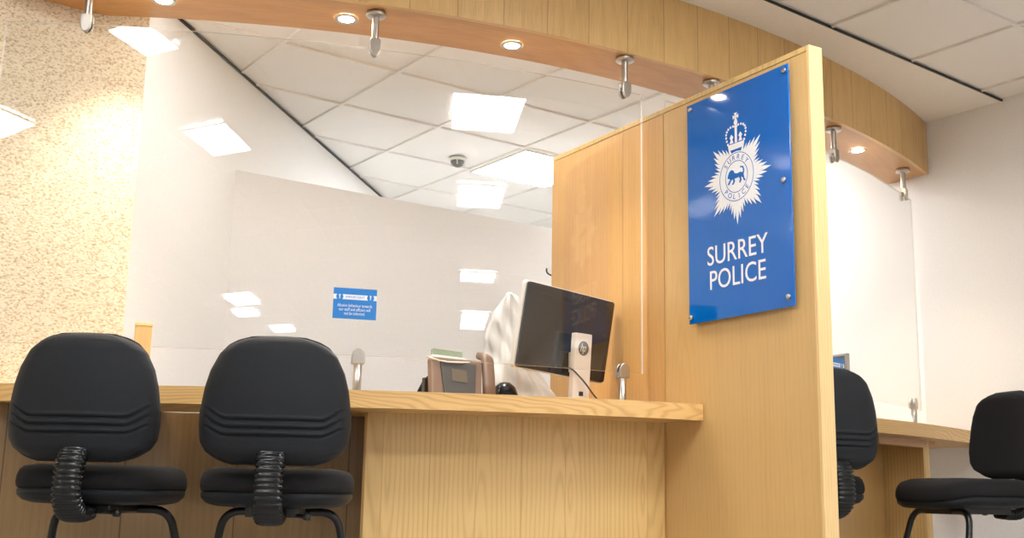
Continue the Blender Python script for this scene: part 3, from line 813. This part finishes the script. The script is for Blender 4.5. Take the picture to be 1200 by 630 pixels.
make_chair('dark staff chair under the white garment behind the monitor',(2.72,4.42,0),math.radians(54.6+160),dz=.05,dback=.1,group='staff chairs behind the counter',name='staff_chair')
bg=MB()
bg.lathe([(.0,.085),(.025,.082),(.05,.068),(.066,.04),(.07,.0),(0,0)],Matrix.Scale(1.0,4,(0,1,0)),24)
o=bg.build('black_pouch',RUBB); o.location=(2.62,3.72,WT); o.scale=(.85,.8,1.2); tag(o,'small domed black pouch on the worktop below the monitor','pouch')

# ------------------------------------------------------------------ rear area details
cb=thing('oak_cabinet','narrow oak cabinet end standing behind the glass beside the stone wall','cabinet',(1.356,4.375,0),math.radians(-17))
MB().box((-.032,0,0),(.032,.12,1.035)).build('carcass',OAKD,cb,bevel=.002)
MB().box((-.033,-.002,1.035),(.033,.121,1.047)).build('top',OAKE,cb,bevel=.001)

hk=thing('coat_hook','small black coat hook on the rear edge of the divider','hook',tuple(div(1.646,.02,1.43)),math.atan2(DV.y,DV.x)-PI/2)
MB().box((-.008,0,-.03),(.008,.006,.03)).build('plate',BLACKT,hk,bevel=.002)
MB().tube(fillet([(0,.004,-.01),(0,.03,-.015),(-.022,.04,.0),(-.022,.04,.02)],.012,5),.004,10).build('prong',BLACKT,hk)

# detector on the rear ceiling
dt=thing('ceiling_detector','small white and dark dome detector on the rear ceiling','detector',(3.735,5.88,CEIL))
MB().lathe([(.0,-.016),(.048,-.016),(.056,-.010),(.058,0)],seg=32).build('base_ring',plain('detector_white',(.78,.75,.68),.5),dt)
MB().lathe([(.044,-.016),(.046,-.028),(.036,-.034),(.030,-.048),(.014,-.056),(0,-.057)],seg=32).build('dome',plain('detector_dark',(.10,.10,.09),.3),dt)
for k in range(3):
    a=k*2*PI/3+.4; MB().box((-.004,.034,-.046),(.004,.048,-.016),Matrix.Rotation(a,4,'Z')).build('louvre',SILV,dt)

# right hand desk screen
gs=thing('desk_screen','grey edge of a small desk screen behind the right-hand notice','screen',(4.60,3.68,WT),math.radians(78))
MB().box((-.13,-.012,.05),(.13,.012,.372)).build('casing',GREYP,gs,bevel=.004)
MB().box((-.12,.0125,.065),(.12,.0135,.36)).build('display',MONB,gs)
MB().box((-.03,-.03,0),(.03,.03,.06)).build('stand',GREYP,gs,bevel=.003)

# ------------------------------------------------------------------ ceiling light panels
def panel(x,y,w,d,label,m=PANEL,grp='square light panels of the front ceiling',rz=0,z=None):
    t=thing('ceiling_light',label,'light panel',(x,y,CEIL-.012),rz,grp)
    mb=MB(); 
    for a,b in (((-w/2-.012,-d/2-.012,-.002),(w/2+.012,-d/2,.012)),((-w/2-.012,d/2,-.002),(w/2+.012,d/2+.012,.012)),((-w/2-.012,-d/2,-.002),(-w/2,d/2,.012)),((w/2,-d/2,-.002),(w/2+.012,d/2,.012))): mb.box(a,b)
    mb.build('frame',BAR,t); MB().box((-w/2,-d/2,0),(w/2,d/2,.010)).build('diffuser',m,t)
panel(2.50,1.62,.60,.60,'square light panel in the front ceiling nearest the divider')
panel(2.62,-.20,.60,.60,'square light panel directly right of the viewpoint')
panel(-.08,1.42,.44,.56,'square light panel in the front ceiling towards the stone wall')
panel(.31,3.02,.26,.36,'small light panel just in front of the bulkhead')
panel(-1.62,2.68,.45,.42,'light panel by the pebble-dash wall')
panel(-2.62,-4.2,.62,.7,'light panel in the left half of the waiting area')
panel(-3.0,-5.15,.55,.55,'second light panel in the left half of the waiting area')
panel(-2.6,-6.75,.62,.55,'far left light panel of the waiting area')
panel(-2.7,-8.3,.62,.6,'farthest left light panel of the waiting area')
panel(2.86,-3.32,.72,.48,'light panel behind the viewpoint on the right')
panel(3.02,-6.3,.72,1.4,'long light panel at the far end on the right')
panel(4.255,5.74,.60,.60,'bright square light panel in the rear ceiling beside the divider',PANELR,'square light panels of the rear ceiling')
panel(2.70,3.98,.60,.40,'unseen fill panel added just behind the bulkhead left of the divider',PANEL_FILL,'added fill panels of the rear ceiling')  # added fill light hidden by the bulkhead, brightens the rear room
panel(4.85,4.60,.60,.60,'unseen fill panel added behind the right-hand counter',PANEL_FILL,'added fill panels of the rear ceiling')  # added fill light, out of view behind the divider
panel(1.75,4.22,.40,.30,'small unseen fill panel added behind the bulkhead near the stone wall',PANEL_FILL,'added fill panels of the rear ceiling')  # added fill light, also hidden by the bulkhead
for px_,py_,l_ in ((6.15,8.25,'nearest the divider'),(4.2,8.9,'in the middle'),(7.6,7.0,'farthest to the right')):  # out-of-view fill lights, added to lift the rear ceiling by bounce
    panel(px_,py_,.60,.60,'unseen fill panel added beyond the low partition, '+l_,PANELR,'added fill panels beyond the partition')
panel(2.99,4.50,.60,.56,'square light panel hidden above the rear of the counter',PANELR,'square light panels of the rear ceiling') if False else None

# ------------------------------------------------------------------ world, camera
w=bpy.data.worlds.new('World'); sc.world=w; w.use_nodes=True
w.node_tree.nodes['Background'].inputs[0].default_value=(1,.97,.93,1); w.node_tree.nodes['Background'].inputs[1].default_value=.3
pitch=math.radians(11.15); roll=math.radians(1.1); yaw=math.radians(54.6)
fh=V(math.cos(yaw),math.sin(yaw),0); rh=V(math.sin(yaw),-math.cos(yaw),0); zz=V(0,0,1)
fw=fh*math.cos(pitch)+zz*math.sin(pitch); up=zz*math.cos(pitch)-fh*math.sin(pitch)
r2=rh*math.cos(roll)+up*math.sin(roll); u2=-rh*math.sin(roll)+up*math.cos(roll)
cd=bpy.data.cameras.new('Camera'); cd.sensor_width=36; cd.lens=1320/1200*36; cd.clip_start=.02
co=bpy.data.objects.new('Camera',cd); COL.objects.link(co)
M=Matrix((( r2.x,u2.x,-fw.x,0),(r2.y,u2.y,-fw.y,0),(r2.z,u2.z,-fw.z,ZC),(0,0,0,1)))
co.matrix_world=M; sc.camera=co
vs=sc.view_settings; vs.view_transform='Standard'; vs.look='None'; vs.gamma=1; vs.use_curve_mapping=False; vs.exposure=1.6
